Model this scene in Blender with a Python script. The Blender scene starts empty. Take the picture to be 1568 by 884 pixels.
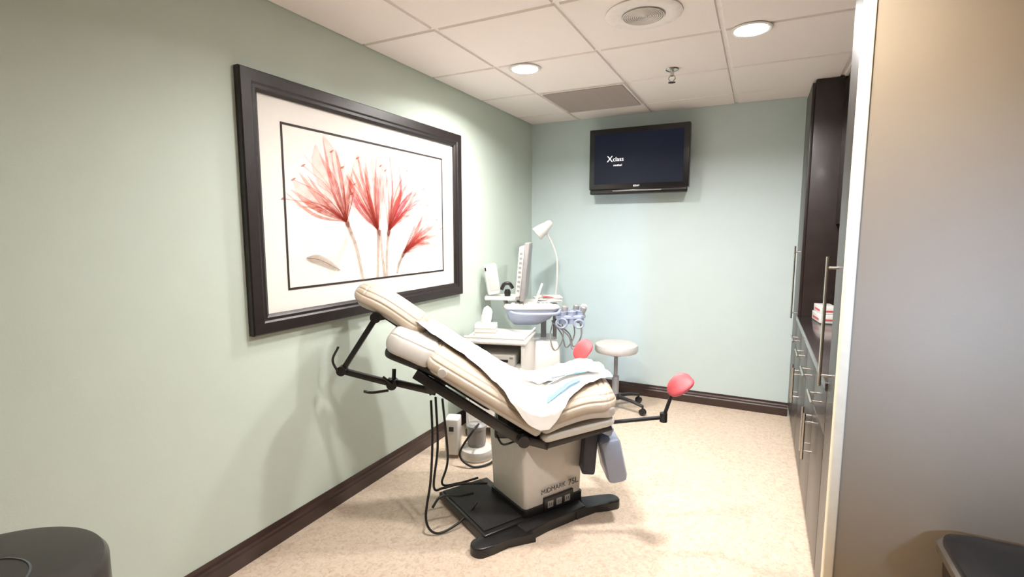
import bpy, bmesh, math, random
import numpy as np
from mathutils import Vector, Matrix, Euler, noise
random.seed(4)
sc = bpy.context.scene
def S(r,g,b):
    f=lambda c:(c/255/12.92) if c/255<=.04045 else ((c/255+.055)/1.055)**2.4
    return (f(r),f(g),f(b),1)
# ---------------------------------------------------------------- materials
def mat(name,col,rough=.5,metal=0,coat=0,var=.04,scale=30,bump=0,bscale=200,spec=.5,emit=None,es=0,sss=0):
    m=bpy.data.materials.new(name); m.use_nodes=True
    nt=m.node_tree; b=nt.nodes['Principled BSDF']
    b.inputs['Roughness'].default_value=rough; b.inputs['Metallic'].default_value=metal
    b.inputs['Coat Weight'].default_value=coat; b.inputs['Coat Roughness'].default_value=.12
    b.inputs['Specular IOR Level'].default_value=spec
    tc=nt.nodes.new('ShaderNodeTexCoord')
    n=nt.nodes.new('ShaderNodeTexNoise'); n.inputs['Scale'].default_value=scale; n.inputs['Detail'].default_value=3
    nt.links.new(tc.outputs['Object'],n.inputs['Vector'])
    r=nt.nodes.new('ShaderNodeValToRGB')
    r.color_ramp.elements[0].position=.3; r.color_ramp.elements[1].position=.7
    r.color_ramp.elements[0].color=tuple(c*(1-var) for c in col[:3])+(1,)
    r.color_ramp.elements[1].color=tuple(min(1,c*(1+var)) for c in col[:3])+(1,)
    nt.links.new(n.outputs['Fac'],r.inputs['Fac']); nt.links.new(r.outputs['Color'],b.inputs['Base Color'])
    if bump:
        n2=nt.nodes.new('ShaderNodeTexNoise'); n2.inputs['Scale'].default_value=bscale; n2.inputs['Detail'].default_value=4
        nt.links.new(tc.outputs['Object'],n2.inputs['Vector'])
        bp=nt.nodes.new('ShaderNodeBump'); bp.inputs['Strength'].default_value=bump; bp.inputs['Distance'].default_value=.002
        nt.links.new(n2.outputs['Fac'],bp.inputs['Height']); nt.links.new(bp.outputs['Normal'],b.inputs['Normal'])
    if emit: b.inputs['Emission Color'].default_value=emit; b.inputs['Emission Strength'].default_value=es
    return m
M={}
M['wall']=mat('paint_sage',S(200,213,203),.6,var=.012,scale=6,bump=.12,bscale=160)
M['wallb']=mat('paint_sage_back',S(202,218,218),.6,var=.012,scale=6,bump=.12,bscale=160)
M['wallr']=mat('paint_beige',S(152,136,114),.6,var=.015,scale=5,bump=.12,bscale=160)
M['trimc']=mat('paint_cream_edge',S(235,222,195),.5)
M['espresso']=mat('espresso_wood',S(38,27,24),.38,coat=.15,var=.25,scale=12)
M['base']=mat('baseboard_wood',S(58,40,36),.3,coat=.3,var=.15,scale=12)
M['blackframe']=mat('frame_black_wood',S(34,27,27),.4,var=.2,scale=40,bump=.2)
M['mat']=mat('picture_mat_board',S(240,236,230),.8,var=.01)
M['line']=mat('picture_fillet_line',S(48,36,36),.6)
M['ceil']=mat('ceiling_tile',S(245,237,233),.9,var=.03,scale=350,bump=.4,bscale=300)
M['tbar']=mat('ceiling_tbar_paint',S(240,234,230),.5)
M['white']=mat('white_plastic',S(230,228,224),.35,coat=.15,var=.01)
M['offw']=mat('offwhite_enamel',S(218,215,210),.35,coat=.2,var=.02)
M['black']=mat('black_steel',S(26,24,26),.38,coat=.2,var=.1)
M['rubber']=mat('black_rubber',S(30,27,28),.6,var=.15,scale=60,bump=.5,bscale=300)
M['cable']=mat('cable_black',S(24,22,24),.45)
M['vinyl']=mat('vinyl_taupe',S(185,170,152),.42,coat=.1,var=.02,bump=.25,bscale=500)
M['vinyl2']=mat('vinyl_grey_white',S(204,199,193),.42,coat=.1,var=.02,bump=.2,bscale=500)
M['paper']=mat('exam_paper',S(253,251,248),.75,var=.01)
M['bluep']=mat('blue_drape',S(130,196,232),.7)
M['red']=mat('stirrup_red_vinyl',S(204,84,88),.5,var=.04,bump=.3,bscale=200)
M['chrome']=mat('brushed_chrome',S(200,196,190),.25,metal=1,var=.02)
M['grille']=mat('grille_grey',S(160,154,152),.5)
M['vent']=mat('vent_grey',S(175,166,162),.6)
M['bgrey']=mat('bluegrey_plastic',S(158,168,190),.4,coat=.15,var=.02)
M['navy']=mat('navy_vinyl',S(38,42,60),.4,var=.1)
M['mgrey']=mat('mid_grey_plastic',S(150,148,148),.4)
M['tvb']=mat('tv_black_gloss',S(12,12,14),.3,coat=.3,var=.05)
M['tvs']=mat('tv_screen',S(10,16,30),.55,spec=.25,emit=S(16,28,52),es=.35)
M['txt']=mat('text_white',S(240,240,240),.5,emit=(1,1,1,1),es=1.0)
M['txtd']=mat('text_dark',S(50,48,52),.5)
M['lamp']=mat('downlight_lens',(1,1,1,1),.5,emit=(1,.95,.88,1),es=28)
M['counter']=mat('counter_stone',S(52,45,44),.2,coat=.5,var=.2,scale=80)
M['binm']=mat('bin_metal_dark',S(70,60,52),.28,metal=.7,var=.08)
M['drkw']=mat('dark_table_wood',S(42,35,34),.4,coat=.25,var=.25,scale=14)
M['tray']=mat('grey_inlay',S(70,72,76),.4)
# floor
def floor_mat():
    m=bpy.data.materials.new('floor_speckled_vinyl'); m.use_nodes=True; nt=m.node_tree; b=nt.nodes['Principled BSDF']
    tc=nt.nodes.new('ShaderNodeTexCoord')
    n1=nt.nodes.new('ShaderNodeTexNoise'); n1.inputs['Scale'].default_value=38; n1.inputs['Detail'].default_value=5; n1.inputs['Distortion'].default_value=1.4
    n2=nt.nodes.new('ShaderNodeTexNoise'); n2.inputs['Scale'].default_value=110; n2.inputs['Detail'].default_value=4; n2.inputs['Distortion'].default_value=.8
    for n in (n1,n2): nt.links.new(tc.outputs['Object'],n.inputs['Vector'])
    r1=nt.nodes.new('ShaderNodeValToRGB'); e=r1.color_ramp.elements
    e[0].position=.34; e[0].color=S(196,174,152); e[1].position=.5; e[1].color=S(212,193,173)
    e2=r1.color_ramp.elements.new(.7); e2.color=S(219,202,184)
    r2=nt.nodes.new('ShaderNodeValToRGB'); r2.color_ramp.elements[0].position=.33; r2.color_ramp.elements[0].color=(.78,.72,.66,1)
    r2.color_ramp.elements[1].position=.43; r2.color_ramp.elements[1].color=(1,1,1,1)
    mx=nt.nodes.new('ShaderNodeMix'); mx.data_type='RGBA'; mx.blend_type='MULTIPLY'; mx.inputs[0].default_value=.55
    nt.links.new(n1.outputs['Fac'],r1.inputs['Fac']); nt.links.new(n2.outputs['Fac'],r2.inputs['Fac'])
    nt.links.new(r1.outputs['Color'],mx.inputs[6]); nt.links.new(r2.outputs['Color'],mx.inputs[7])
    nt.links.new(mx.outputs[2],b.inputs['Base Color']); b.inputs['Roughness'].default_value=.42
    return m
M['floor']=floor_mat()
def glass_mat():
    m=bpy.data.materials.new('picture_glass'); m.use_nodes=True; nt=m.node_tree; nt.nodes.clear()
    o=nt.nodes.new('ShaderNodeOutputMaterial'); t=nt.nodes.new('ShaderNodeBsdfTransparent'); g=nt.nodes.new('ShaderNodeBsdfGlossy')
    g.inputs['Roughness'].default_value=.02; f=nt.nodes.new('ShaderNodeLayerWeight'); f.inputs['Blend'].default_value=.12
    mm=nt.nodes.new('ShaderNodeMath'); mm.operation='MULTIPLY'; mm.inputs[1].default_value=.45
    nt.links.new(f.outputs['Fresnel'],mm.inputs[0])
    x=nt.nodes.new('ShaderNodeMixShader'); nt.links.new(mm.outputs[0],x.inputs[0]); nt.links.new(t.outputs[0],x.inputs[1]); nt.links.new(g.outputs[0],x.inputs[2]); nt.links.new(x.outputs[0],o.inputs[0])
    return m
M['glass']=glass_mat()
def petal_mat():
    m=bpy.data.materials.new('petal_ink'); m.use_nodes=True; nt=m.node_tree; b=nt.nodes['Principled BSDF']
    a=nt.nodes.new('ShaderNodeAttribute'); a.attribute_name='Col'
    tc=nt.nodes.new('ShaderNodeTexCoord'); n=nt.nodes.new('ShaderNodeTexNoise'); n.inputs['Scale'].default_value=25; n.inputs['Detail'].default_value=4
    nt.links.new(tc.outputs['Object'],n.inputs['Vector'])
    mr=nt.nodes.new('ShaderNodeMapRange'); mr.inputs[1].default_value=.3; mr.inputs[2].default_value=.7; mr.inputs[3].default_value=.6; mr.inputs[4].default_value=1.15
    nt.links.new(n.outputs['Fac'],mr.inputs[0])
    mu=nt.nodes.new('ShaderNodeMath'); mu.operation='MULTIPLY'; mu.use_clamp=True
    nt.links.new(a.outputs['Alpha'],mu.inputs[0]); nt.links.new(mr.outputs[0],mu.inputs[1])
    nt.links.new(a.outputs['Color'],b.inputs['Base Color']); nt.links.new(mu.outputs[0],b.inputs['Alpha'])
    b.inputs['Roughness'].default_value=.9; b.inputs['Specular IOR Level'].default_value=0
    return m
M['petal']=petal_mat()
# ---------------------------------------------------------------- helpers
def link(ob,parent=None):
    sc.collection.objects.link(ob)
    if parent is not None: ob.parent=parent
    return ob
def empty(name,loc=(0,0,0),rz=0):
    e=bpy.data.objects.new(name,None); e.location=loc; e.rotation_euler=(0,0,math.radians(rz)); e.empty_display_size=.1
    return link(e)
def setm(me,m,smooth=False):
    me.materials.append(M[m] if isinstance(m,str) else m)
    if smooth:
        for p in me.polygons: p.use_smooth=True
def frombm(name,bm,m,parent=None,smooth=False,loc=(0,0,0),rot=(0,0,0)):
    bmesh.ops.recalc_face_normals(bm,faces=bm.faces)
    me=bpy.data.meshes.new(name); bm.to_mesh(me); bm.free(); setm(me,m,smooth)
    ob=bpy.data.objects.new(name,me); ob.location=loc; ob.rotation_euler=[math.radians(a) for a in rot]
    return link(ob,parent)
def autosm(ob,ang=35):
    me=ob.data
    for p in me.polygons: p.use_smooth=True
    try: me.set_sharp_from_angle(angle=math.radians(ang))
    except Exception: pass
    return ob
def box(name,x0,x1,y0,y1,z0,z1,m,parent=None,bev=0,rot=(0,0,0),seg=3,taper=None):
    c=((x0+x1)/2,(y0+y1)/2,(z0+z1)/2); bm=bmesh.new(); bmesh.ops.create_cube(bm,size=1)
    for v in bm.verts:
        v.co=Vector((v.co.x*(x1-x0),v.co.y*(y1-y0),v.co.z*(z1-z0)))
        if taper and v.co.z<0: v.co.x*=taper; v.co.y*=taper
    if bev: bmesh.ops.bevel(bm,geom=bm.edges[:],offset=bev,segments=seg,profile=.5,affect='EDGES')
    ob=frombm(name,bm,m,parent,loc=c,rot=rot)
    return autosm(ob) if bev else ob
def lathe(name,prof,m,parent=None,loc=(0,0,0),rot=(0,0,0),n=48):
    bm=bmesh.new(); rings=[]
    for r,z in prof:
        if r<1e-6: rings.append([bm.verts.new((0,0,z))])
        else: rings.append([bm.verts.new((r*math.cos(2*math.pi*i/n),r*math.sin(2*math.pi*i/n),z)) for i in range(n)])
    for a,b in zip(rings,rings[1:]):
        for i in range(n):
            j=(i+1)%n
            if len(a)==1 and len(b)==1: break
            if len(a)==1: bm.faces.new((a[0],b[i],b[j]))
            elif len(b)==1: bm.faces.new((a[i],a[j],b[0]))
            else: bm.faces.new((a[i],a[j],b[j],b[i]))
    if len(rings[0])>1: bm.faces.new(rings[0][::-1])
    if len(rings[-1])>1: bm.faces.new(rings[-1])
    return autosm(frombm(name,bm,m,parent,loc=loc,rot=rot))
def smoothpts(pts,k=8):
    P=[Vector(p) for p in pts]
    if len(P)<3: return P
    out=[]; Q=[2*P[0]-P[1]]+P+[2*P[-1]-P[-2]]
    for i in range(1,len(Q)-2):
        for j in range(k):
            t=j/k; a,b,c,d=Q[i-1],Q[i],Q[i+1],Q[i+2]
            out.append(.5*((2*b)+(c-a)*t+(2*a-5*b+4*c-d)*t*t+(3*b-a-3*c+d)*t**3))
    out.append(P[-1]); return out
def tube(name,pts,r,m,parent=None,smooth=True,n=12,flat=None):
    P=smoothpts(pts) if smooth else [Vector(p) for p in pts]
    bm=bmesh.new(); rings=[]; up=None
    for i,p in enumerate(P):
        t=(P[min(i+1,len(P)-1)]-P[max(i-1,0)]).normalized()
        if up is None: up=t.orthogonal().normalized() if abs(t.z)>.9 else Vector((0,0,1))
        s=t.cross(up)
        if s.length<1e-4: s=t.orthogonal()
        s.normalize(); u=s.cross(t).normalized(); up=u
        rr=r if not callable(r) else r(i/(len(P)-1))
        f=flat or 1
        rings.append([bm.verts.new(p+rr*math.cos(2*math.pi*k/n)*s+rr*f*math.sin(2*math.pi*k/n)*u) for k in range(n)])
    for a,b in zip(rings,rings[1:]):
        for k in range(n): bm.faces.new((a[k],a[(k+1)%n],b[(k+1)%n],b[k]))
    bm.faces.new(rings[0][::-1]); bm.faces.new(rings[-1])
    return autosm(frombm(name,bm,m,parent),50)
def bar(name,p0,p1,w,h,m,parent=None,bev=.003):
    """rectangular bar between points (w horizontal, h perpendicular)"""
    p0,p1=Vector(p0),Vector(p1); d=p1-p0; L=d.length; t=d.normalized()
    s=t.cross(Vector((0,0,1)))
    if s.length<1e-3: s=Vector((0,1,0))
    s.normalize(); u=s.cross(t)
    bm=bmesh.new(); bmesh.ops.create_cube(bm,size=1)
    for v in bm.verts: v.co=Vector((v.co.x*L,v.co.y*w,v.co.z*h))
    if bev: bmesh.ops.bevel(bm,geom=bm.edges[:],offset=bev,segments=2,profile=.5,affect='EDGES')
    R=Matrix((t,s,u)).transposed().to_4x4(); R.translation=(p0+p1)/2
    bmesh.ops.transform(bm,matrix=R,verts=bm.verts[:])
    return autosm(frombm(name,bm,m,parent))
def prism(name,outline,z0,z1,m,parent=None,bev=.008,rz=0,loc=(0,0,0)):
    bm=bmesh.new(); a=[bm.verts.new((x,y,z0)) for x,y in outline]; b=[bm.verts.new((x,y,z1)) for x,y in outline]
    n=len(a); bm.faces.new(a[::-1]); top=bm.faces.new(b)
    for i in range(n): bm.faces.new((a[i],a[(i+1)%n],b[(i+1)%n],b[i]))
    if bev: bmesh.ops.bevel(bm,geom=list(top.edges),offset=bev,segments=3,profile=.5,affect='EDGES')
    return autosm(frombm(name,bm,m,parent,rot=(0,0,rz),loc=loc))
def text(name,body,size,loc,rot,m,parent=None):
    cu=bpy.data.curves.new(name,'FONT'); cu.body=body; cu.size=size; cu.extrude=.0006; cu.materials.append(M[m])
    ob=bpy.data.objects.new(name,cu); ob.location=loc; ob.rotation_euler=[math.radians(a) for a in rot]; return link(ob,parent)

# ================================================================ ROOM
H=2.44; YB=4.39
box('floor',-.1,4.2,-2.1,4.5,-.1,0,'floor')
box('ceiling',-.1,4.2,-2.1,4.5,H+.012,H+.1,'tbar')
box('wall_left',-.1,0,-2.1,4.5,0,H+.012,'wall')
box('wall_back',0,3.0,YB,4.5,0,H+.012,'wallb')
box('wall_right_alcove',2.82,2.92,1.89,YB,0,H+.012,'wallb')
box('wall_right_front',2.21,4.2,1.855,1.89,0,H+.012,'wallr')
box('trim_corner',2.203,2.232,1.846,1.894,0,H+.012,'trimc',bev=.004)
box('wall_right_side',4.1,4.2,-2.1,1.855,0,H+.012,'wallr')
box('wall_front',-.1,4.2,-2.2,-2.1,0,H+.012,'wallr')
# ceiling tiles
T=.639; gx=[.466+T*i for i in range(-1,6)]; gy=[2.162+T*i for i in range(-7,4)]
xs=[0]+[x for x in gx if x>0.02 and x<4.1]+[4.1]; ys=[-2.1]+[y for y in gy if -2.05<y<YB-.02]+[YB]
bm=bmesh.new()
for i in range(len(xs)-1):
    for j in range(len(ys)-1):
        x0,x1,y0,y1=xs[i]+.010,xs[i+1]-.010,ys[j]+.010,ys[j+1]-.010
        if xs[i]==0: x0=.001
        if ys[j+1]==YB: y1=YB-.001
        if x1-x0<.02: continue
        r=bmesh.ops.create_cube(bm,size=1)
        for v in r['verts']:
            b=0.0 if v.co.z>0 else .004
            v.co=Vector((x0+b if v.co.x<0 else x1-b, y0+b if v.co.y<0 else y1-b, H+.012 if v.co.z>0 else H+.002))
frombm('ceiling_tiles',bm,'ceil')
# baseboards
def baseboard(name,p0,p1,nrm,h=.105):
    p0,p1,nrm=Vector(p0),Vector(p1),Vector(nrm)
    prof=[(0,0),(.018,0),(.018,.06),(.013,.068),(.013,.08),(.008,.09),(.004,h),(0,h)]
    bm=bmesh.new(); r=[[bm.verts.new(p+nrm*(a)+Vector((0,0,z))) for a,z in prof] for p in (p0,p1)]
    n=len(prof)
    for i in range(n): bm.faces.new((r[0][i],r[0][(i+1)%n],r[1][(i+1)%n],r[1][i]))
    bm.faces.new(r[0]); bm.faces.new(r[1][::-1]); frombm(name,bm,'base')
baseboard('baseboard_left',(0,-2.1,0),(0,YB,0),(1,0,0))
baseboard('baseboard_back',(0.018,YB,0),(2.22,YB,0),(0,-1,0))
baseboard('baseboard_right',(2.24,1.855,0),(4.1,1.855,0),(0,-1,0))

# ================================================================ CABINETS (built in, right side)
cab=empty('built_in_cabinet',(2.22,1.89,0))
def cbox(n,x0,x1,y0,y1,z0,z1,m='espresso',bev=.002): return box(n,x0-2.22,x1-2.22,y0-1.89,y1-1.89,z0,z1,m,cab,bev)
X=2.22
cbox('near_tower_carcass',X+.02,2.8,1.895,2.20,0.0,H-.002)
cbox('near_tower_door',X,X+.019,1.897,2.198,.10,H-.02)
cbox('base_carcass',X+.02,2.8,2.205,3.925,.09,.84)
cbox('base_plinth',X+.05,2.8,2.205,3.925,0,.09)
cbox('countertop',X-.008,2.81,2.203,3.928,.84,.875,'counter',.004)
cbox('far_tower_carcass',X+.02,2.8,3.93,4.385,0,H-.002)
cbox('far_tower_door',X,X+.019,3.933,4.383,.10,H-.02)
cbox('upper_carcass',2.42,2.8,2.205,3.925,1.5,H-.03)
cbox('backsplash_panel',2.80,2.815,2.205,3.925,.875,1.5)
yy=[2.205,2.635,3.065,3.495,3.925]
for i in range(4):
    a,b=yy[i]+.002,yy[i+1]-.002
    cbox('drawer_front_%d'%i,X,X+.019,a,b,.66,.836); cbox('base_door_%d'%i,X,X+.019,a,b,.10,.656)
    cbox('upper_door_%d'%i,2.40,2.419,a,b,1.5,H-.03)
def handle(n,y,z0,z1):
    pa=Vector((-.036,y-1.89,0)); 
    tube(n+'_bar',[pa+Vector((0,0,z0)),pa+Vector((0,0,z1))],.006,'chrome',cab,False)
    for k,z in enumerate((z0+.04,z1-.04)): tube(n+'_post_%d'%k,[(-.036,y-1.89,z),(.002,y-1.89,z)],.005,'chrome',cab,False)
def hhandle(n,y0,y1,z):
    tube(n+'_bar',[(-.036,y0-1.89,z),(-.036,y1-1.89,z)],.006,'chrome',cab,False)
    for k,y in enumerate((y0+.03,y1-.03)): tube(n+'_post_%d'%k,[(-.036,y-1.89,z),(.002,y-1.89,z)],.005,'chrome',cab,False)
handle('handle_near',2.13,.88,1.36); handle('handle_far',4.02,.84,1.35)
for i in range(4):
    hhandle('drawer_handle_%d'%i,yy[i]+.12,yy[i+1]-.12,.75)
    handle('door_handle_%d'%i,yy[i]+.05 if i%2 else yy[i+1]-.05,.40,.62)
gb=empty('glove_box',(2.36,3.75,.875),8)
box('carton',-.05,.05,-.10,.10,.001,.055,'white',gb,.002)
box('label_red',-.0515,-.0505,-.07,.07,.015,.028,'red',gb); box('label_front',-.03,.03,-.1015,-.1005,.018,.028,'red',gb)
box('carton_top',-.045,.045,-.09,.09,.058,.105,'white',gb,.002); box('label_pink',-.0465,-.0455,-.06,.06,.072,.084,'red',gb); box('label_pink_front',-.03,.03,-.0915,-.0905,.072,.082,'red',gb)

# ================================================================ PICTURE
pic=empty('framed_picture',(0,0,0))
Y0,Y1,Z0,Z1=1.40,3.09,1.0,2.125; fw=.085
def frame_rect(name,y0,y1,z0,z1,w,prof,m,parent):
    bm=bmesh.new(); rings=[]
    for (d,x) in prof:
        rings.append([bm.verts.new((x,a,b)) for a,b in ((y0+d*w,z0+d*w),(y1-d*w,z0+d*w),(y1-d*w,z1-d*w),(y0+d*w,z1-d*w))])
    for a,b in zip(rings,rings[1:]):
        for i in range(4): bm.faces.new((a[i],a[(i+1)%4],b[(i+1)%4],b[i]))
    return frombm(name,bm,m,parent)
frame_rect('frame',Y0,Y1,Z0,Z1,fw,[(0,.002),(0,.03),(.06,.036),(.6,.036),(.7,.030),(.85,.030),(.92,.026),(1,.022),(1,.008)],'blackframe',pic)
box('mat_board',.002,.010,Y0+fw-.01,Y1-fw+.01,Z0+fw-.01,Z1-fw+.01,'mat',pic)
frame_rect('fillet',1.603,2.878,1.18,1.94,.010,[(0,.0102),(0,.0122),(1,.0122),(1,.0102)],'line',pic)
bm=bmesh.new(); bm.faces.new([bm.verts.new((.0210,a,b)) for a,b in ((Y0+fw,Z0+fw),(Y1-fw,Z0+fw),(Y1-fw,Z1-fw),(Y0+fw,Z1-fw))])
frombm('glass_pane',bm,'glass',pic)
layer=[0]
bmP=bmesh.new(); cl=bmP.loops.layers.float_color.new('Col')
def petal(pts,w,c0,c1,a0=.8,a1=.35,shape='petal',n=22):
    layer[0]+=1; x=.0104+layer[0]*.00003
    P=[Vector((p[0],p[1],0)) for p in pts]; P=smoothpts(P,max(4,n//max(1,len(P)-1)))
    m=len(P); rows=[]
    for i,p in enumerate(P):
        t=(P[min(i+1,m-1)]-P[max(i-1,0)]).normalized(); nn=Vector((-t.y,t.x,0)); f=i/(m-1)
        if shape=='petal': ww=w*(math.sin(math.pi*min(1,f**1.15))**.85+.05)*(1 if f<.97 else .5)
        elif shape=='stem': ww=w
        else: ww=w*math.sin(math.pi*f)**.7
        ww=max(ww,.0010)
        rows.append(([bmP.verts.new((x,(p+nn*ww*k/2).x,(p+nn*ww*k/2).y)) for k in (-1,-.6,0,.6,1)],f))
    for (a,fa),(b,fb) in zip(rows,rows[1:]):
        for k in range(4):
            fc=bmP.faces.new((a[k],a[k+1],b[k+1],b[k]))
            for l,(ff,kk) in zip(fc.loops,((fa,k),(fa,k+1),(fb,k+1),(fb,k))):
                e=abs(kk-2)/2; g=min(1,ff*1.4); c=[c0[q]*(1-g)+c1[q]*g for q in range(3)]
                al=(a0*(1-ff)+a1*ff)*(.45+.55*e if kk!=2 else .85)
                l[cl]=(c[0],c[1],c[2],max(0,min(1,al)))
dk=S(146,50,36); cr=S(230,96,82); pk=S(238,140,134); lt=S(246,182,176); mg=S(218,66,98); br=S(165,128,100); gy=S(190,182,172); og=S(226,112,78)
B1=(1.985,1.50);B2=(2.225,1.46);B3=(2.315,1.455);B4=(2.445,1.32)
# pale, broad translucent petals first
for a,b,c,w in [(B1,(1.83,1.72),(1.80,1.87),.08),(B1,(1.93,1.75),(1.85,1.92),.09),(B1,(1.76,1.60),(1.66,1.68),.07),(B1,(2.0,1.64),(2.03,1.78),.07),
    (B2,(2.10,1.70),(2.09,1.87),.11),(B2,(2.24,1.74),(2.20,1.91),.10),(B2,(2.06,1.60),(1.99,1.75),.07),(B2,(2.19,1.7),(2.15,1.90),.10),(B2,(2.27,1.68),(2.30,1.85),.07),
    (B3,(2.40,1.7),(2.43,1.91),.08),(B3,(2.46,1.66),(2.62,1.78),.09),(B3,(2.44,1.6),(2.66,1.70),.08),(B3,(2.38,1.62),(2.52,1.82),.08),(B3,(2.33,1.7),(2.36,1.91),.06),
    (B4,(2.58,1.45),(2.70,1.60),.07),(B4,(2.62,1.42),(2.82,1.50),.06),(B4,(2.60,1.38),(2.80,1.40),.05)]:
    petal([a,b,c],w,pk,lt,.34,.34)
petal([(2.02,1.45),(1.90,1.35),(1.86,1.22)],.10,gy,gy,.18,.10); petal([(2.02,1.45),(1.98,1.33),(1.99,1.22)],.10,gy,gy,.18,.10)
petal([(2.30,1.45),(2.38,1.33),(2.36,1.22)],.09,gy,gy,.18,.10); petal([(2.45,1.32),(2.56,1.28),(2.6,1.22)],.09,gy,gy,.14,.08); petal([(2.02,1.45),(1.80,1.44),(1.70,1.34)],.06,gy,gy,.14,.07)
for a,b,c,w,c1 in [(B1,(1.80,1.56),(1.64,1.645),.030,og),(B1,(1.82,1.60),(1.69,1.73),.030,og),(B1,(1.78,1.53),(1.61,1.63),.016,og),(B1,(1.92,1.68),(1.82,1.83),.032,cr),
    (B1,(1.90,1.66),(1.845,1.915),.022,cr),(B1,(1.965,1.68),(1.925,1.875),.024,cr),(B1,(2.0,1.62),(2.04,1.77),.028,og),(B1,(1.85,1.60),(1.74,1.72),.020,cr),
    (B2,(2.10,1.60),(1.99,1.75),.032,cr),(B2,(2.12,1.64),(2.03,1.80),.026,og),(B2,(2.16,1.66),(2.14,1.83),.030,cr),(B2,(2.08,1.57),(2.01,1.69),.024,mg),(B2,(2.21,1.65),(2.23,1.87),.018,cr),(B2,(2.13,1.68),(2.08,1.86),.020,cr),
    (B3,(2.36,1.68),(2.34,1.91),.016,mg),(B3,(2.43,1.66),(2.42,1.89),.020,mg),(B3,(2.42,1.58),(2.57,1.72),.036,mg),(B3,(2.45,1.56),(2.66,1.67),.032,mg),(B3,(2.38,1.60),(2.50,1.74),.028,cr),(B3,(2.46,1.54),(2.68,1.61),.024,pk),(B3,(2.50,1.60),(2.64,1.77),.020,cr),
    (B4,(2.60,1.42),(2.80,1.50),.028,cr),(B4,(2.63,1.40),(2.84,1.43),.024,og),(B4,(2.57,1.44),(2.67,1.585),.024,cr),(B4,(2.60,1.38),(2.75,1.37),.022,og),(B4,(2.55,1.40),(2.73,1.53),.020,pk)]:
    petal([a,b,c],w,dk,c1,.72,.38)
random.seed(2)
for Bq,tips in ((B1,[(1.66,1.69),(1.72,1.76),(1.60,1.60),(1.9,1.85),(2.05,1.7)]),(B2,[(1.97,1.78),(2.08,1.84),(2.26,1.82),(2.03,1.65)]),(B3,[(2.5,1.82),(2.66,1.72),(2.62,1.62),(2.3,1.8)]),(B4,[(2.8,1.53),(2.85,1.47),(2.7,1.62),(2.78,1.36)])):
    for t in tips:
        mid=((Bq[0]+t[0])/2+random.uniform(-.03,.03),(Bq[1]+t[1])/2+.03); petal([Bq,mid,t],.004,dk,cr,.7,.5,'stem')
        petal([(t[0]-.014,t[1]-.006),t,(t[0]+.014,t[1]+.009)],.010,dk,og,.7,.7,'leaf',8)
    for _ in range(26):
        t=random.choice(tips); q=(t[0]+random.uniform(-.06,.06),t[1]+random.uniform(-.08,.06)); f=random.uniform(.55,1)
        e=(Bq[0]+(q[0]-Bq[0])*f,Bq[1]+(q[1]-Bq[1])*f); mid=((Bq[0]+e[0])/2+random.uniform(-.02,.02),(Bq[1]+e[1])/2+random.uniform(.01,.05))
        petal([Bq,mid,e],random.uniform(.002,.005),dk,random.choice([cr,og,mg]),.6,.35,'stem')
for pts in ([B1,(2.045,1.37),(2.09,1.185)],[B2,(2.215,1.32),(2.205,1.19)],[(2.235,1.46),(2.25,1.32),(2.265,1.19)],[B3,(2.29,1.33),(2.285,1.19)],[B4,(2.40,1.26),(2.375,1.20)]):
    petal(pts,.019,S(165,110,84),br,.62,.45,'stem'); petal([(p[0]+.005,p[1]) for p in pts],.005,dk,br,.55,.5,'stem')
for Bq,d in ((B1,(-.02,.06)),(B2,(-.02,.07)),(B3,(.03,.07)),(B4,(.05,.05))): petal([(Bq[0]-d[0]*.4,Bq[1]-d[1]*.5),Bq,(Bq[0]+d[0],Bq[1]+d[1])],.030,S(105,36,26),dk,.85,.45,'leaf',10)
petal([(1.71,1.325),(1.80,1.31),(1.925,1.25)],.044,S(170,150,130),S(190,175,160),.8,.7,'leaf'); petal([(1.71,1.325),(1.80,1.308),(1.925,1.25)],.003,S(120,90,70),S(120,90,70),.8,.8,'stem')
me=bpy.data.meshes.new('flower_print'); bmP.to_mesh(me); bmP.free(); me.materials.append(M['petal']); link(bpy.data.objects.new('flower_print',me),pic)

# ================================================================ TV
tv=empty('wall_television',(1.02,4.27,2.04))
box('bezel',-.41,.41,-.035,.035,-.235,.27,'tvb',tv,.008)
box('speaker_bar',-.40,.40,-.038,.02,-.275,-.232,'tvb',tv,.01)
box('silver_strip',-.20,.20,-.0405,-.037,-.252,-.244,'chrome',tv)
box('screen',-.365,.365,-.0365,-.034,-.19,.225,'tvs',tv)
box('back_housing',-.3,.3,.034,.08,-.2,.2,'tvb',tv,.01)
box('wall_bracket',-.12,.12,.08,.118,-.1,.12,'black',tv,.003)
text('screen_logo','X',.07,(-.255,-.0375,-.005),(90,0,0),'txt',tv); text('screen_text','class',.05,(-.205,-.0375,-.002),(90,0,0),'txt',tv)
text('screen_subtext','medical',.024,(-.20,-.0375,-.042),(90,0,0),'txt',tv); text('badge','SONY',.02,(-.03,-.0365,-.216),(90,0,0),'txt',tv)

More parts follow.
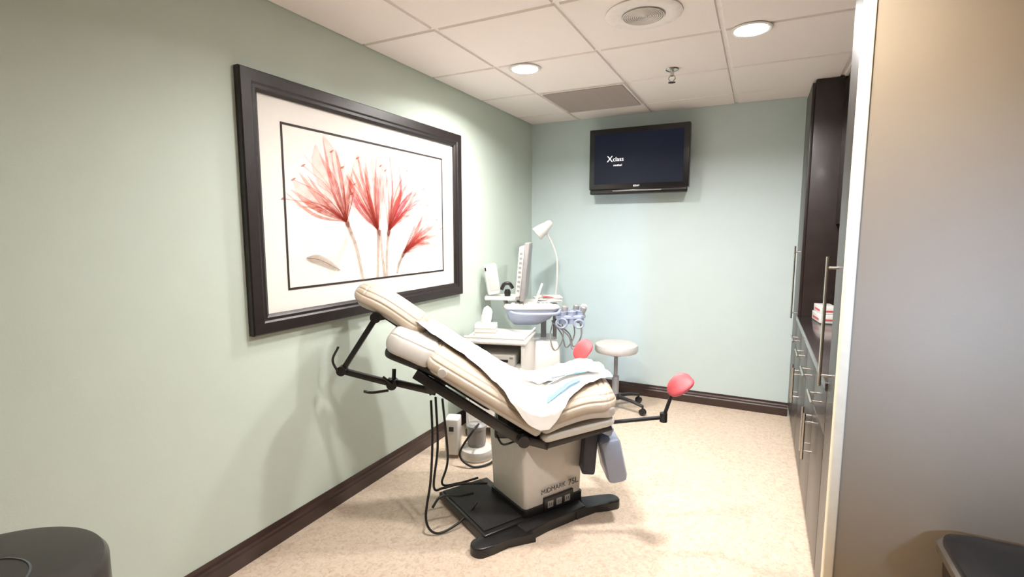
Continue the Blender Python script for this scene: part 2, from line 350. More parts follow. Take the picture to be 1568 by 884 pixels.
# ================================================================ CEILING FIXTURES
LP=[(.62,2.89),(1.87,2.84),(1.0,1.80),(1.98,1.45)]
for i,(x,y) in enumerate(LP):
    e=empty('recessed_downlight'+('' if i==0 else '.%03d'%i),(x,y,H))
    lathe('trim_ring',[(.078,-.001),(.098,-.001),(.098,-.004),(.09,-.008),(.078,-.006),(.078,-.001)],'white',e)
    lathe('lens',[(0,-.003),(.078,-.003)],'lamp',e)
    l=bpy.data.lights.new('downlight_lamp','AREA'); l.shape='DISK'; l.size=.15; l.energy=[30,35,19,18][i]; l.color=(1,.965,.925); l.spread=math.radians(155)
    lo=bpy.data.objects.new('lamp',l); lo.location=(0,0,-.012); link(lo,e)
sp=empty('ceiling_speaker',(1.43,2.43,H))
lathe('outer_ring',[(0,-.006),(.10,-.007),(.105,-.009),(.16,-.009),(.172,-.004),(.172,0)],'tbar',sp)
lathe('grille',[(0,-.012),(.09,-.011),(.098,-.008)],'grille',sp); lathe('badge',[(0,-.015),(.012,-.014),(.012,-.01)],'chrome',sp)
for k in range(9): 
    r=.016+k*.0095; tube('grille_ring_%d'%k,[(r*math.cos(a*math.pi/16),r*math.sin(a*math.pi/16),-.0125) for a in range(33)],.0022,'tbar',sp,False,6)
vn=empty('air_vent',(.785,3.76,H))
box('vent_frame',-.305,.305,-.305,.305,-.004,.0,'tbar',vn)
for k in range(30):
    y=-.285+k*.0196; box('louver_%d'%k,-.29,.29,y-.006,y+.006,-.012,-.005,'vent',vn,rot=(25,0,0))
box('vent_back',-.29,.29,-.29,.29,-.0055,-.0045,'grille',vn)
sk=empty('fire_sprinkler',(1.425,3.3,H))
lathe('escutcheon',[(0,-.001),(.04,-.001),(.038,-.006),(.02,-.014),(.012,-.016),(.011,-.04),(0,-.04)],'chrome',sk)
tube('frame_arm_a',[(-.010,0,-.035),(-.02,0,-.055),(-.004,0,-.075)],.003,'chrome',sk); tube('frame_arm_b',[(.010,0,-.035),(.02,0,-.055),(.004,0,-.075)],.003,'chrome',sk)
lathe('deflector',[(0,-.074),(.022,-.076),(.022,-.079),(0,-.079)],'chrome',sk)

# ================================================================ EXAM CHAIR
ch=empty('exam_chair',(.90,2.30,0),28)
def pad(name,pts,hw,th,m,r=.035,re=.04,rc=.05,grooves=(),cross=(),bulge=.012,N=46,gd=.0048,rx=None):
    """upholstered pad: centre line (s,z), half width, thickness; grooves = angles (deg) round the padded edge"""
    P=smoothpts([(a,0,b) for a,b in pts],14)
    L=[0]
    for a,b in zip(P,P[1:]): L.append(L[-1]+(b-a).length)
    tot=L[-1]; ds=[tot*.5*(1-math.cos(math.pi*i/N)) for i in range(N+1)]
    ds=sorted(set([round(d,5) for d in ds]+[round(c+o,5) for c in cross for o in (-.009,-.006,-.003,0,.003,.006,.009)]))
    def at(d):
        for i in range(len(L)-1):
            if L[i+1]>=d-1e-9: f=(d-L[i])/max(1e-9,L[i+1]-L[i]); return P[i].lerp(P[i+1],min(1,max(0,f))),(P[i+1]-P[i]).normalized()
        return P[-1],(P[-1]-P[-2]).normalized()
    half=th/2; rz=min(th*.86,th-.008) if rx else min(r,half*.98); rx=rx or rz; rb=min(.012,th-rz) if rz>half else rz
    NA=44 if grooves else 10
    bm=bmesh.new(); rings=[]
    for d in ds:
        p,t=at(d); t2=at(min(tot,d+.01))[1]+at(max(0,d-.01))[1]; t=t2.normalized(); nrm=Vector((-t.z,0,t.x))
        if nrm.z<0: nrm=-nrm
        e=min(d,tot-d)
        k=1 if e>re else math.sqrt(max(0,1-((re-e)/re)**2)); k=max(k,.02)
        h=hw if e>rc else hw-rc+math.sqrt(max(0,rc*rc-(rc-e)**2))
        cd=sum(.005*math.exp(-((d-c)/.004)**2) for c in cross)
        right=[]
        for i in range(NA+1):
            ph=math.pi/2*i/NA; g=sum(gd*math.exp(-((math.degrees(ph)-q)/3.2)**2) for q in grooves)
            g+=cd*math.cos(ph)
            w=h-rx+(rx-g)*math.sin(ph); z=half-rz+(rz-g)*math.cos(ph)+bulge*(1-(min(1,w/h))**2)
            right.append((w,z))
        ins=[(-(h-rx)+2*(h-rx)*i/24, half-cd+bulge*(1-((-(h-rx)+2*(h-rx)*i/24)/h)**2)) for i in range(1,24)]
        top=[(-w,z) for w,z in reversed(right)]+ins+right
        bot=[(h-rb+rb*math.cos(a*math.pi/12),-half+rb-rb*math.sin(a*math.pi/12)) for a in range(1,7)]
        ring=top+bot+[(0,-half)]+[(-w,z) for w,z in reversed(bot)]
        rings.append([bm.verts.new(p+Vector((0,w,0))+nrm*(z*k)) for w,z in ring])
    for a,b in zip(rings,rings[1:]):
        n=len(a)
        for i in range(n): bm.faces.new((a[i],a[(i+1)%n],b[(i+1)%n],b[i]))
    bm.faces.new(rings[0]); bm.faces.new(rings[-1][::-1])
    bmesh.ops.remove_doubles(bm,verts=bm.verts[:],dist=.0003)
    return autosm(frombm(name,bm,m,ch),60)
pad('upper_back_cushion',[(-.665,.955),(-.55,.905),(-.43,.845)],.255,.10,'vinyl2',re=.045,rc=.08,grooves=(40,),rx=.07)
# ribbed top layer over a smooth side panel
pad('back_side_panel',[(-.455,.832),(-.2,.662),(.062,.495)],.266,.055,'vinyl2',r=.02,re=.02,rc=.03,bulge=0)
pad('back_cushion',[(-.465,.872),(-.2,.704),(.062,.540)],.272,.088,'vinyl',grooves=(20,44,66),cross=(.028,.595),re=.03,rc=.05,rx=.13)
pad('seat_side_panel',[(.055,.508),(.15,.554),(.28,.594),(.42,.604)],.271,.06,'vinyl2',r=.02,re=.03,rc=.05,bulge=0)
pad('seat_cushion',[(.055,.555),(.15,.600),(.28,.643),(.43,.653)],.278,.088,'vinyl',grooves=(20,44,66),cross=(.345,.315),re=.045,rc=.09,rx=.13)
pad('headrest_cushion',[(-.845,1.165),(-.70,1.100),(-.50,.960)],.130,.078,'vinyl',grooves=(18,42,66),cross=(.06,.355),re=.05,rc=.09,bulge=.010,rx=.085)
pad('headrest_lower_cushion',[(-.835,1.122),(-.70,1.060),(-.53,.945)],.112,.045,'vinyl2',r=.02,re=.04,rc=.07,bulge=0)
# shells
pad('back_shell',[(-.675,.895),(-.43,.785),(-.16,.612)],.235,.055,'black',r=.02,re=.02,rc=.05,bulge=0)
pad('seat_pan',[(.06,.455),(.12,.475),(.42,.553)],.262,.035,'offw',r=.015,re=.02,rc=.05,bulge=0)
pad('headrest_shell',[(-.80,1.085),(-.70,1.035),(-.56,.935)],.09,.022,'black',r=.01,re=.02,rc=.05,bulge=0)
# side rails
for sgn,nm in ((-1,'near'),(1,'far')):
    w=sgn*.235
    bar('rail_back_'+nm,(-.53,w,.79),(-.05,w,.470),.03,.045,'black',ch)
    bar('rail_mid_'+nm,(-.06,w,.475),(.10,w,.430),.03,.04,'black',ch)
    bar('rail_seat_'+nm,(.08,w,.432),(.40,w,.525),.03,.035,'black',ch)
    lathe('rail_pivot_'+nm,[(0,-.02),(.028,-.02),(.03,-.015),(.03,.015),(.028,.02),(0,.02)],'black',ch,loc=(-.02,w+sgn*.015,.46),rot=(90,0,0))
lathe('back_knob',[(0,0),(.022,0),(.024,.006),(.02,.014),(0,.016)],'vinyl2',ch,loc=(-.40,-.262,.80),rot=(90,0,0))
# lift head under seat
box('lift_yoke',-.16,.20,-.18,.18,.44,.49,'black',ch,.012)
bar('cross_member',(-.12,-.23,.50),(-.12,.23,.50),.05,.04,'black',ch)
bar('back_actuator',(-.42,0,.74),(-.08,0,.50),.05,.05,'black',ch)
tube('recline_ram',[(-.35,.06,.66),(-.05,.06,.49)],.014,'chrome',ch,False)
# headrest arm linkage
aw=-.10
bar('headrest_post',(-.735,aw,1.035),(-.905,aw,.775),.028,.026,'black',ch)
bar('headrest_link',(-.91,aw,.768),(-.665,aw,.700),.028,.028,'black',ch)
bar('headrest_mount',(-.69,aw,.715),(-.45,aw,.655),.03,.03,'black',ch)
lathe('pivot_top',[(0,-.025),(.026,-.025),(.026,.025),(0,.025)],'black',ch,loc=(-.735,aw,1.035),rot=(90,0,0))
bar('pivot_bracket',(-.735,aw,1.035),(-.68,-.03,1.035),.05,.03,'black',ch)
lathe('pivot_elbow',[(0,-.024),(.024,-.024),(.024,.024),(0,.024)],'black',ch,loc=(-.91,aw,.77),rot=(90,0,0))
lathe('pivot_mount',[(0,-.028),(.026,-.028),(.026,.028),(0,.028)],'black',ch,loc=(-.665,aw,.70),rot=(90,0,0))
tube('lever_up',[(-.925,aw-.03,.775),(-.945,aw-.03,.83),(-.915,aw-.03,.895)],.006,'black',ch)
tube('lever_low',[(-.80,aw-.03,.672),(-.76,aw-.03,.665),(-.68,aw-.03,.675)],.007,'black',ch)
tube('lever_mid',[(-.66,aw-.04,.71),(-.70,aw-.05,.75)],.006,'black',ch,False)
tube('link_strut',[(-.66,aw,.70),(-.66,aw+.02,.77)],.01,'black',ch,False)
bar('mount_block',(-.50,aw,.67),(-.42,aw+.02,.72),.07,.06,'black',ch)
# stirrups
def stirrup(nm,pts,padc,rotz,tilt):
    bar('stirrup_arm_'+nm,pts[0],pts[1],.022,.014,'black',ch)
    lathe('stirrup_joint_'+nm,[(0,-.022),(.018,-.022),(.018,.022),(0,.022)],'black',ch,loc=pts[1])
    tube('stirrup_post_'+nm,[pts[1],pts[2]],.009,'black',ch,False)
    P=Vector(padc)
    bm=bmesh.new(); rings=[]
    n=28
    for i in range(n+1):
        f=i/n; x=-.070+.14*f
        env=(1-abs(2*f-1)**3.2)**.5 if 0<f<1 else .02
        rw=.040*env*(1+.18*math.sin(f*3)); rh=.021*env
        cz=.018*math.cos((f-.5)*3)+.012*f
        ring=[]
        for k in range(24):
            c,s_=math.cos(2*math.pi*k/24),math.sin(2*math.pi*k/24)
            cc=math.copysign(abs(c)**.7,c); ss=math.copysign(abs(s_)**.8,s_)
            ring.append(bm.verts.new((x,rw*cc,cz+rh*ss+.012*cc*cc*env)))
        rings.append(ring)
    for a,b in zip(rings,rings[1:]):
        for k in range(24): bm.faces.new((a[k],a[(k+1)%24],b[(k+1)%24],b[k]))
    bm.faces.new(rings[0]); bm.faces.new(rings[-1])
    autosm(frombm('stirrup_pad_'+nm,bm,'red',ch,loc=P,rot=(rotz[0],tilt,rotz[1])),60)
stirrup('near',[(.38,-.20,.525),(.665,-.20,.55),(.70,-.20,.66)],(.742,-.20,.703),(40,12),-30)
stirrup('far',[(.36,.24,.56),(.33,.36,.60),(.345,.36,.70)],(.365,.36,.750),(55,12),-50)
bar('stirrup_carrier',(.36,-.24,.53),(.36,.26,.53),.035,.03,'black',ch)
# foot section folded down
bar('footrest_panel',(.335,.02,.50),(.315,.02,.22),.30,.07,'navy',ch,.014)
bar('footrest_cover',(.415,-.06,.42),(.465,-.06,.19),.22,.105,'bgrey',ch,.03)
bar('footrest_lip',(.38,-.05,.475),(.43,-.05,.455),.22,.05,'bgrey',ch,.012)
bar('footrest_hinge',(.30,0,.50),(.38,0,.50),.30,.03,'navy',ch,.005)
# base (rotated relative to the chair top)
be=bpy.data.objects.new('pedestal',None); be.rotation_euler=(0,0,math.radians(-58)); be.location=(.06,.0,0); link(be,ch)
def ringrect(hx,hy,z,rad=.03,cx=0,cy=0,n=5):
    out=[]
    for qx,qy,a0 in ((1,1,0),(-1,1,90),(-1,-1,180),(1,-1,270)):
        for i in range(n+1):
            a=math.radians(a0+90*i/n); out.append((cx+qx*(hx-rad)+rad*math.cos(a),cy+qy*(hy-rad)+rad*math.sin(a),z))
    return out
def ringloft(name,levels,m,parent):
    bm=bmesh.new(); R=[[bm.verts.new(p) for p in ringrect(*l)] for l in levels]
    for a,b in zip(R,R[1:]):
        for i in range(len(a)): bm.faces.new((a[i],a[(i+1)%len(a)],b[(i+1)%len(a)],b[i]))
    bm.faces.new(R[0][::-1]); bm.faces.new(R[-1]); return autosm(frombm(name,bm,m,parent))
ringloft('column_cover',[(.150,.180,.09,.02),(.152,.182,.10,.02),(.162,.195,.42,.02),(.158,.190,.43,.02)],'offw',be)
ringloft('column_collar',[(.165,.20,.425,.02),(.175,.21,.44,.02),(.17,.205,.465,.02)],'black',be)
ringloft('column_foot',[(.16,.19,.0,.02),(.16,.19,.09,.02),(.14,.17,.095,.02)],'black',be)
box('outlet_panel',.150,.166,-.07,.12,.05,.125,'black',be,.004)
for k in range(3): box('outlet_%d'%k,.166,.1675,-.05+k*.055,-.015+k*.055,.07,.105,'mgrey',be,.0005); 
for k in range(3):
    for j in range(2): box('slot_%d_%d'%(k,j),.1675,.168,-.04+k*.055+j*.012,-.037+k*.055+j*.012,.08,.095,'black',be)
text('label','MIDMARK',.035,(.1645,-.09,.150),(90,-2,90),'txtd',be); text('label_model','75L',.046,(.1645,.083,.150),(90,-2,90),'txtd',be)
# platform
prism('motor_platform',[(-.31,-.42),(.17,-.42),(.17,-.12),(-.31,-.12)],0.012,.055,'black',be,.01)
prism('platform_mat',[(-.295,-.405),(.14,-.405),(.14,-.17),(-.295,-.17)],.055,.062,'rubber',be,.003)
def lobe(cx,cy,ang,L,w0,w1):
    out=[]; a=math.radians(ang)
    pts=[(0,-w0),(L*.5,-w0*.55),(L-.05,-w1)]+[(L+w1*math.sin(t*math.pi/8)-.01,-w1*math.cos(t*math.pi/8)) for t in range(1,8)]+[(L-.05,w1),(L*.5,w0*.55),(0,w0)]
    return [(cx+x*math.cos(a)-y*math.sin(a),cy+x*math.sin(a)+y*math.cos(a)) for x,y in pts]
prism('foot_a',lobe(.19,-.20,-90,.26,.08,.050),0.0,.045,'black',be,.01)
prism('foot_b',lobe(.17,.10,73,.24,.07,.045),0.0,.045,'black',be,.01)
prism('foot_bridge',[(.10,-.24),(.25,-.24),(.235,-.1),(.235,.05),(.23,.15),(.10,.17)],0,.05,'black',be,.01)
prism('foot_c',lobe(-.12,.12,110,.24,.06,.045),0.0,.045,'black',be,.01)
# cables
def lc(name,pts,r=.006): tube(name,pts,r,'cable',ch,n=8)
lc('cable_a',[(-.47,-.15,.63),(-.46,-.20,.45),(-.47,-.22,.25),(-.49,-.26,.08),(-.44,-.27,.012),(-.34,-.22,.03),(-.25,-.12,.08)])
lc('cable_b',[(-.45,-.13,.64),(-.44,-.16,.4),(-.46,-.18,.2),(-.42,-.12,.16),(-.33,-.10,.17),(-.2,-.06,.15)])
lc('cable_c',[(-.42,-.1,.62),(-.40,-.08,.3),(-.44,.0,.12),(-.36,.04,.10),(-.25,.02,.14)])
lc('cable_d',[(-.46,-.25,.13),(-.42,-.22,.17),(-.34,-.18,.15),(-.27,-.12,.13)])
lc('cable_e',[(-.15,-.2,.47),(-.12,-.24,.44),(-.06,-.22,.445)],.005)
# exam paper
TOP=[(-.70,1.03),(-.62,1.010),(-.45,.940),(-.2,.775),(-.02,.665),(.06,.640),(.13,.655),(.2,.690),(.3,.712),(.45,.716)]
def topz(s): return float(np.interp(s,[a for a,b in TOP],[b for a,b in TOP]))
NE=[(-.64,-.03),(-.56,-.10),(-.48,-.14),(-.40,-.145),(-.3,-.16),(-.2,-.195),(-.12,-.245),(-.05,-.305),(.03,-.355),(.10,-.355),(.15,-.30),(.20,-.25),(.27,-.20),(.34,-.15),(.43,-.12)]
FE=[(-.62,.16),(-.5,.235),(-.3,.29),(0,.30),(.2,.32),(.43,.30)]
def sheet(name,s0,s1,ne,fe,m,ns=90,nw=60,lift=.006,wr=.010,seed=0,curl=0):
    bm=bmesh.new(); G=[]
    for i in range(ns+1):
        s=s0+(s1-s0)*i/ns; row=[]
        a=float(np.interp(s,[p for p,q in ne],[q for p,q in ne]))+.012*noise.noise(Vector((s*14,seed,3))); b=float(np.interp(s,[p for p,q in fe],[q for p,q in fe]))+.012*noise.noise(Vector((s*12,seed+5,3)))
        for j in range(nw+1):
            q=a+(b-a)*j/nw; hw=.268
            z=topz(s)+lift
            over=abs(q)-hw; w=q
            u=min(.96,max(0,(abs(q)-.142)/.13)); z-=.070*(1-math.sqrt(1-u*u))
            if over>0: w=math.copysign(hw+.012+.15*over,q); z-=over*.95
            nz=noise.noise(Vector((s*9,q*7,seed)))+.6*abs(noise.noise(Vector((s*20+q*9,q*16-s*6,seed+2))))+.3*noise.noise(Vector((s*45,q*40,seed)))
            z+=wr*max(-.3,nz)+wr*.5
            if seed==0 and s<-.46: z+=.035*math.sin(min(1,(-.46-s)/.10)*math.pi*.8)*math.exp(-((q+.02)/.12)**2)
            if curl: z+=curl*max(0,1-min(j,nw-j)/6)*max(0,noise.noise(Vector((s*6,seed,j>nw/2))))
            ss=s+.008*noise.noise(Vector((q*15,s*3,seed+9)))
            row.append(bm.verts.new((ss,w,z)))
        G.append(row)
    for i in range(ns):
        for j in range(nw): bm.faces.new((G[i][j],G[i+1][j],G[i+1][j+1],G[i][j+1]))
    return frombm(name,bm,m,ch,True)
sheet('exam_paper_sheet',-.63,.43,NE,FE,'paper',120,80,wr=.011,curl=.02)
sheet('paper_towel',-.02,.38,[(-.02,-.02),(.38,-.10)],[(-.02,.22),(.38,.20)],'paper',40,40,.024,.016,7,.035)
sheet('blue_drape',.09,.27,[(.09,-.245),(.27,-.16)],[(.09,-.205),(.16,-.175),(.27,-.125)],'bluep',30,14,.024,.006,11)
tube('instrument_a',[(.10,-.20,.720),(.20,-.15,.750),(.30,-.10,.763)],.0035,'chrome',ch); tube('instrument_b',[(.12,-.16,.738),(.28,-.11,.760)],.003,'mgrey',ch,False)
tube('instrument_blue',[(.12,-.15,.740),(.30,-.12,.760)],.003,'bluep',ch,False)

# ================================================================ ROLLING STOOL
st=empty('rolling_stool',(.95,3.97,0),0)
lathe('seat',[(0,.545),(.12,.548),(.155,.545),(.17,.535),(.176,.515),(.174,.49),(.165,.475),(.14,.468),(0,.465)][::-1],'vinyl2',st)
lathe('seat_plate',[(0,.445),(.06,.445),(.10,.466),(0,.466)],'black',st)
lathe('gas_column',[(0,.10),(.028,.10),(.028,.27),(.016,.275),(.016,.45),(0,.45)],'mgrey',st)
lathe('hub',[(0,.075),(.045,.08),(.045,.11),(.03,.125),(0,.125)],'black',st)
for k in range(5):
    a=math.radians(k*72-18); c,s_=math.cos(a),math.sin(a)
    tube('leg_%d'%k,[(.03*c,.03*s_,.10),(.15*c,.15*s_,.092),(.255*c,.255*s_,.072)],lambda f:.020-.006*f,'black',st,flat=.8)
    tube('caster_stem_%d'%k,[(.255*c,.255*s_,.075),(.255*c,.255*s_,.045)],.008,'black',st,False)
    for d in (-.012,.012): lathe('caster_wheel_%d_%s'%(k,'a' if d<0 else 'b'),[(0,-.008),(.02,-.008),(.026,-.004),(.026,.004),(.02,.008),(0,.008)],'black',st,loc=(.255*c-d*s_,.255*s_+d*c,.027),rot=(90,0,math.degrees(a)))

# ================================================================ WHITE MEDICAL CART + tissue box
ct=empty('medical_cart',(.31,3.16,0),14)
box('side_left',-.21,-.185,-.20,.20,.06,.68,'white',ct,.008); box('side_right',.185,.21,-.20,.20,.06,.68,'white',ct,.008)
box('top',-.225,.225,-.215,.215,.68,.712,'white',ct,.012)
tube('top_rail',[(-.215,-.2,.725),(.205,-.205,.725),(.215,.2,.725)],.009,'white',ct,False)
box('back_panel',-.19,.19,.175,.195,.06,.68,'white',ct,.003)
box('shelf_upper',-.19,.19,-.19,.18,.50,.52,'white',ct,.003); box('drawer_front',-.183,.183,-.2,-.18,.30,.49,'white',ct,.008)
box('drawer_low',-.183,.183,-.2,-.18,.08,.29,'white',ct,.008); tube('drawer_pull',[(-.08,-.205,.42),(-.07,-.222,.42),(.07,-.222,.42),(.08,-.205,.42)],.006,'mgrey',ct)
box('printer_body',-.15,.14,-.17,.12,.521,.60,'offw',ct,.01); box('printer_slot',-.10,.09,-.173,-.168,.55,.568,'black',ct,.001); box('printer_key',.10,.125,-.173,-.168,.575,.587,'mgrey',ct,.001)
for i,(x,y) in enumerate(((-.19,-.18),(.19,-.18),(-.19,.18),(.19,.18))): lathe('caster_%d'%i,[(0,-.012),(.03,-.012),(.03,.012),(0,.012)],'black',ct,loc=(x,y,.031),rot=(90,0,20))
tb=empty('tissue_box',(.225,3.09,.712),20)
box('carton',-.075,.075,-.055,.055,.001,.085,'white',tb,.004); box('pattern_band',-.0755,.0755,-.0555,.0555,.02,.03,'vinyl',tb); box('pattern_band_b',-.0755,.0755,-.0555,.0555,.05,.056,'vinyl',tb)
def tissue(parent,z0,h,r,name='tissue'):
    bm=bmesh.new(); rings=[]; n=36
    for i in range(11):
        f=i/10; rr=r*(.35+.9*f*(1-f)*1.6+.25*(1-f))*(1 if i<10 else .15); rings.append([bm.verts.new((rr*math.cos(2*math.pi*k/n)*(1+.45*noise.noise(Vector((k*.5,f*2,1))))+.01*f,rr*.6*math.sin(2*math.pi*k/n)*(1+.6*noise.noise(Vector((k*.6,f*3,9)))),z0+h*f*(1+.18*math.sin(k*.9)*f))) for k in range(n)])
    for a,b in zip(rings,rings[1:]):
        for k in range(n): bm.faces.new((a[k],a[(k+1)%n],b[(k+1)%n],b[k]))
    frombm(name,bm,'paper',parent,True)
tissue(tb,.082,.11,.045)

# ================================================================ ULTRASOUND MACHINE
us=empty('ultrasound_machine',(.46,3.60,0),26)
ringloft('base_skirt',[(.20,.25,.06,.06),(.20,.25,.14,.06),(.14,.2,.19,.05)],'bgrey',us)
for i,(x,y) in enumerate(((-.17,-.21),(.17,-.21),(-.17,.21),(.17,.21))): lathe('wheel_%d'%i,[(0,-.018),(.045,-.018),(.05,-.01),(.05,.01),(.045,.018),(0,.018)],'black',us,loc=(x,y,.051),rot=(90,0,15))
ringloft('body',[(.13,.18,.16,.04),(.12,.17,.55,.04),(.10,.15,.62,.04)],'white',us)
tube('column_a',[(.0,.02,.60),(.0,.02,.82)],.022,'mgrey',us,False); tube('column_b',[(.09,.02,.60),(.09,.02,.82)],.016,'mgrey',us,False)
ringloft('console_bowl',[(.10,.12,.74,.05,-.14),(.16,.18,.79,.06,-.12),(.20,.22,.86,.07,-.10),(.20,.22,.875,.07,-.10)],'bgrey',us)
ringloft('console_top',[(.205,.225,.873,.07,-.10),(.21,.23,.885,.07,-.10),(.20,.22,.895,.06,-.10)],'white',us)
box('keyboard',-.26,.06,-.19,-.03,.894,.903,'offw',us,.003)
for i in range(10):
    for j in range(4): box('key_%d_%d'%(i,j),-.25+i*.030,-.226+i*.030,-.18+j*.034,-.153+j*.034,.903,.909,'white',us)
tube('front_handle',[(-.28,-.15,.86),(-.22,-.27,.85),(-.05,-.30,.85),(.08,-.26,.85),(.11,-.16,.86)],.013,'bgrey',us)
# papers
for k,(z,dx,rz,mm) in enumerate(((.912,0,5,'white'),(.922,.01,-8,'mat'),(.932,-.01,12,'white'),(.942,.005,3,'vinyl2'))): box('paper_stack_%d'%k,-.06+dx,.13+dx,-.10,.06,z,z+.008,mm,us,.001,rot=(0,0,rz))
box('card_red',-.02,.07,-.11,-.07,.952,.956,'red',us,rot=(0,8,15))
# probe holder wing
prism('probe_wing',[(.08,-.20),(.27,-.20),(.31,-.14),(.31,-.02),(.25,.05),(.08,.05)],.80,.825,'bgrey',us,.008)
for i,(x,y) in enumerate(((.13,-.17),(.20,-.17),(.27,-.14),(.15,-.09),(.225,-.08),(.285,-.05))):
    lathe('probe_cup_%d'%i,[(.020,.0),(.026,.0),(.033,.09),(.036,.092),(.033,.095),(.029,.09),(.022,.01)],'bgrey',us,loc=(x,y,.76))
    if i in (0,2,4,5):
        lathe('probe_%d'%i,[(0,0),(.012,0),(.016,.04),(.018,.09),(.024,.115),(.024,.13),(.016,.14),(0,.142)],'offw' if i%2 else 'mgrey',us,loc=(x,y,.755),rot=(8*(i%3-1),10,0))
        tube('probe_cord_%d'%i,[(x,y,.76),(x+.01,y,.66),(x-.02,y+.01,.58),(x-.06,y,.56),(x-.09,y,.66),(.06,y+.02,.76)],.005,'mgrey',us,n=8)
tube('stylus',[(-.075,-.12,.90),(-.02,-.12,1.06)],lambda f:.012-.003*f,'white',us,False)
tube('wing_ring',[(.12+.04*math.cos(a*.4),-.215,.77+.035*math.sin(a*.4)) for a in range(17)],.008,'bgrey',us,False)
tube('wing_ring_b',[(.25+.035*math.cos(a*.4),-.215,.765+.03*math.sin(a*.4)) for a in range(17)],.008,'bgrey',us,False)
# monitor edge-on
mo=bpy.data.objects.new('monitor',None); mo.location=(-.165,-.02,.93); mo.rotation_euler=(0,math.radians(5),math.radians(-6)); link(mo,us)
box('monitor_front',-.01,.025,-.18,.18,0,.44,'mgrey',mo,.008); box('monitor_back',-.05,-.008,-.16,.16,.03,.41,'white',mo,.015); box('monitor_screen',.0245,.027,-.16,.16,.03,.41,'mgrey',mo)
for k in range(9): box('monitor_slot_%d'%k,-.04,-.02,-.163,-.158,.07+k*.035,.085+k*.035,'mgrey',mo)
tube('monitor_neck',[(-.02,0,-.05),(-.03,0,.06)],.025,'mgrey',mo,False)
# left accessory: white tilting device on tray
ac=bpy.data.objects.new('accessory_device',None); ac.location=(-.385,-.02,.97); ac.rotation_euler=(0,math.radians(-9),math.radians(8)); link(ac,us)
box('device_shell',-.055,.045,-.05,.04,0,.235,'white',ac,.014); box('device_face',-.035,.03,-.0525,-.048,.03,.17,'vinyl2',ac,.002); box('device_led',-.05,-.04,-.053,-.047,.19,.215,'tvb',ac)
box('device_tray',-.46,-.17,-.10,.08,.925,.955,'white',us,.01); tube('device_arm',[(-.31,0,.93),(-.28,0,.87),(-.2,0,.85)],.016,'mgrey',us)
tube('handset_black',[(-.33,-.08,1.01),(-.31,-.09,1.05),(-.27,-.09,1.055),(-.245,-.08,1.02)],.014,'black',us); lathe('handset_cup',[(0,0),(.022,0),(.026,.03),(.018,.05),(0,.055)],'black',us,loc=(-.285,-.06,.957))

# ================================================================ GOOSENECK EXAM LAMP
gl=empty('gooseneck_lamp',(.41,3.98,0),26)
lathe('base_disc',[(0,0),(.14,0),(.14,.02),(.12,.035),(.02,.045),(0,.045)],'offw',gl)
tube('pole',[(0,0,.04),(0,0,.90)],.012,'chrome',gl,False)
tube('gooseneck',[(0,0,.90),(.012,0,1.05),(.008,0,1.22),(-.03,0,1.34),(-.07,-.01,1.42)],.008,'offw',gl)
lathe('lamp_head',[(0,.09),(.02,.088),(.032,.07),(.036,.04),(.05,.0),(.058,-.05),(.060,-.072),(.052,-.072),(.045,-.02),(0,0)],'offw',gl,loc=(-.11,-.02,1.475),rot=(0,50,0))
tube('head_arm',[(-.07,-.01,1.42),(-.08,-.01,1.45),(-.09,-.015,1.465)],.011,'offw',gl)

# ================================================================ SUCTION UNIT on floor
su=empty('suction_unit',(.38,2.68,0),20)
lathe('motor_base',[(0,.0),(.10,.0),(.108,.02),(.10,.06),(.07,.08),(0,.08)],'offw',su)
lathe('canister',[(0,.08),(.055,.08),(.06,.10),(.06,.19),(.066,.195),(.066,.215),(.05,.23),(0,.235)],'mgrey',su)
tube('carry_handle',[(-.05,0,.22),(-.045,0,.30),(.045,0,.30),(.05,0,.22)],.010,'white',su)
box('control_box',-.20,-.11,-.05,.06,.02,.26,'offw',su,.012); box('control_dial',-.17,-.14,-.053,-.048,.18,.21,'black',su,.001)
tube('hose',[(0.02,-.03,.23),(.0,-.12,.22),(-.08,-.15,.08),(0,-.17,.012),(.1,-.12,.012),(.14,0,.012)],.007,'cable',su)

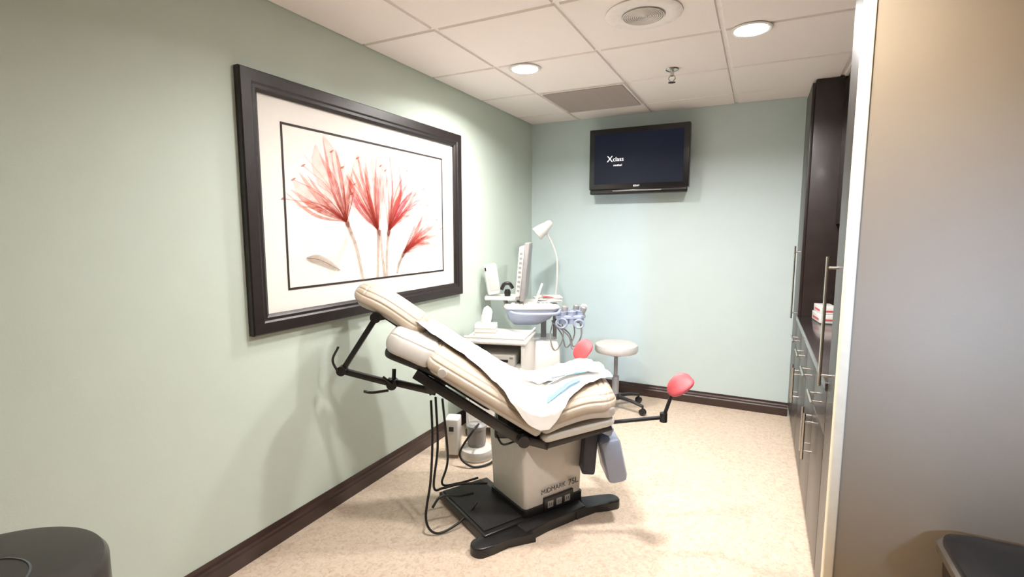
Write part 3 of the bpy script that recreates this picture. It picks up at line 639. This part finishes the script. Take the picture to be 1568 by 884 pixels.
# ================================================================ SIDE TABLE (left) and BIN (right)
sd=empty('side_table',(.59,.33,0))
lathe('table_top',[(0,.63),(.20,.63),(.222,.64),(.23,.66),(.23,.735),(.222,.748),(.205,.75),(.10,.75)],'drkw',sd,n=96)
lathe('inlay',[(0,.744),(.10,.744),(.104,.7505),(.100,.752),(.098,.747)],'tray',sd,n=64)
lathe('pedestal',[(0,.02),(.035,.02),(.035,.3),(.05,.5),(.12,.63),(0,.63)],'drkw',sd); lathe('foot_disc',[(0,0),(.18,0),(.18,.015),(.05,.03),(0,.03)],'drkw',sd)
bn=empty('trash_bin',(2.67,1.685,0)); bn.scale=(1,1,1.05)
ringloft('bin_body',[(.155,.12,.0,.04),(.16,.125,.02,.04),(.185,.14,.49,.05)],'binm',bn)
ringloft('bin_rim',[(.19,.145,.488,.05),(.20,.152,.495,.055),(.20,.152,.515,.055),(.192,.146,.522,.05)],'chrome',bn)
ringloft('bin_lid',[(.188,.142,.518,.05),(.186,.14,.535,.05),(.16,.115,.55,.05),(.08,.05,.556,.03)],'black',bn)
box('pedal',-.04,.04,-.19,-.12,.01,.022,'black',bn,.004)

# ================================================================ LIGHT + WORLD + CAMERA
def area(name,loc,tgt,size,e,col,spread=180):
    l=bpy.data.lights.new(name,'AREA'); l.size=size; l.energy=e; l.color=col; l.spread=math.radians(spread)
    o=bpy.data.objects.new(name,l); o.location=loc; o.rotation_euler=(Vector(tgt)-Vector(loc)).to_track_quat('-Z','Y').to_euler(); return link(o)
area('warm_fill_light',(3.2,-.9,2.35),(2.9,1.2,0),.6,5,(1,.80,.55))  # added warm fill lamp, unseen, no fixture; warms the right side
area('cool_wall_fill',(3.3,-.6,1.5),(2.44,1.86,1.15),.2,3.8,(.42,.62,1),34)  # added narrow cool lamp, unseen; tints a bluish band on the near wall
w=bpy.data.worlds.new('World'); sc.world=w; w.use_nodes=True
w.node_tree.nodes['Background'].inputs[0].default_value=(1,.95,.9,1); w.node_tree.nodes['Background'].inputs[1].default_value=.3
sc.view_settings.view_transform='Standard'
cd=bpy.data.cameras.new('camera'); cd.sensor_width=36; cd.lens=17.56; cd.clip_start=.02
co=bpy.data.objects.new('camera',cd); co.location=(1.96,0,1.45); co.rotation_euler=(math.radians(90-6.49),0,math.radians(26.3)); link(co); sc.camera=co
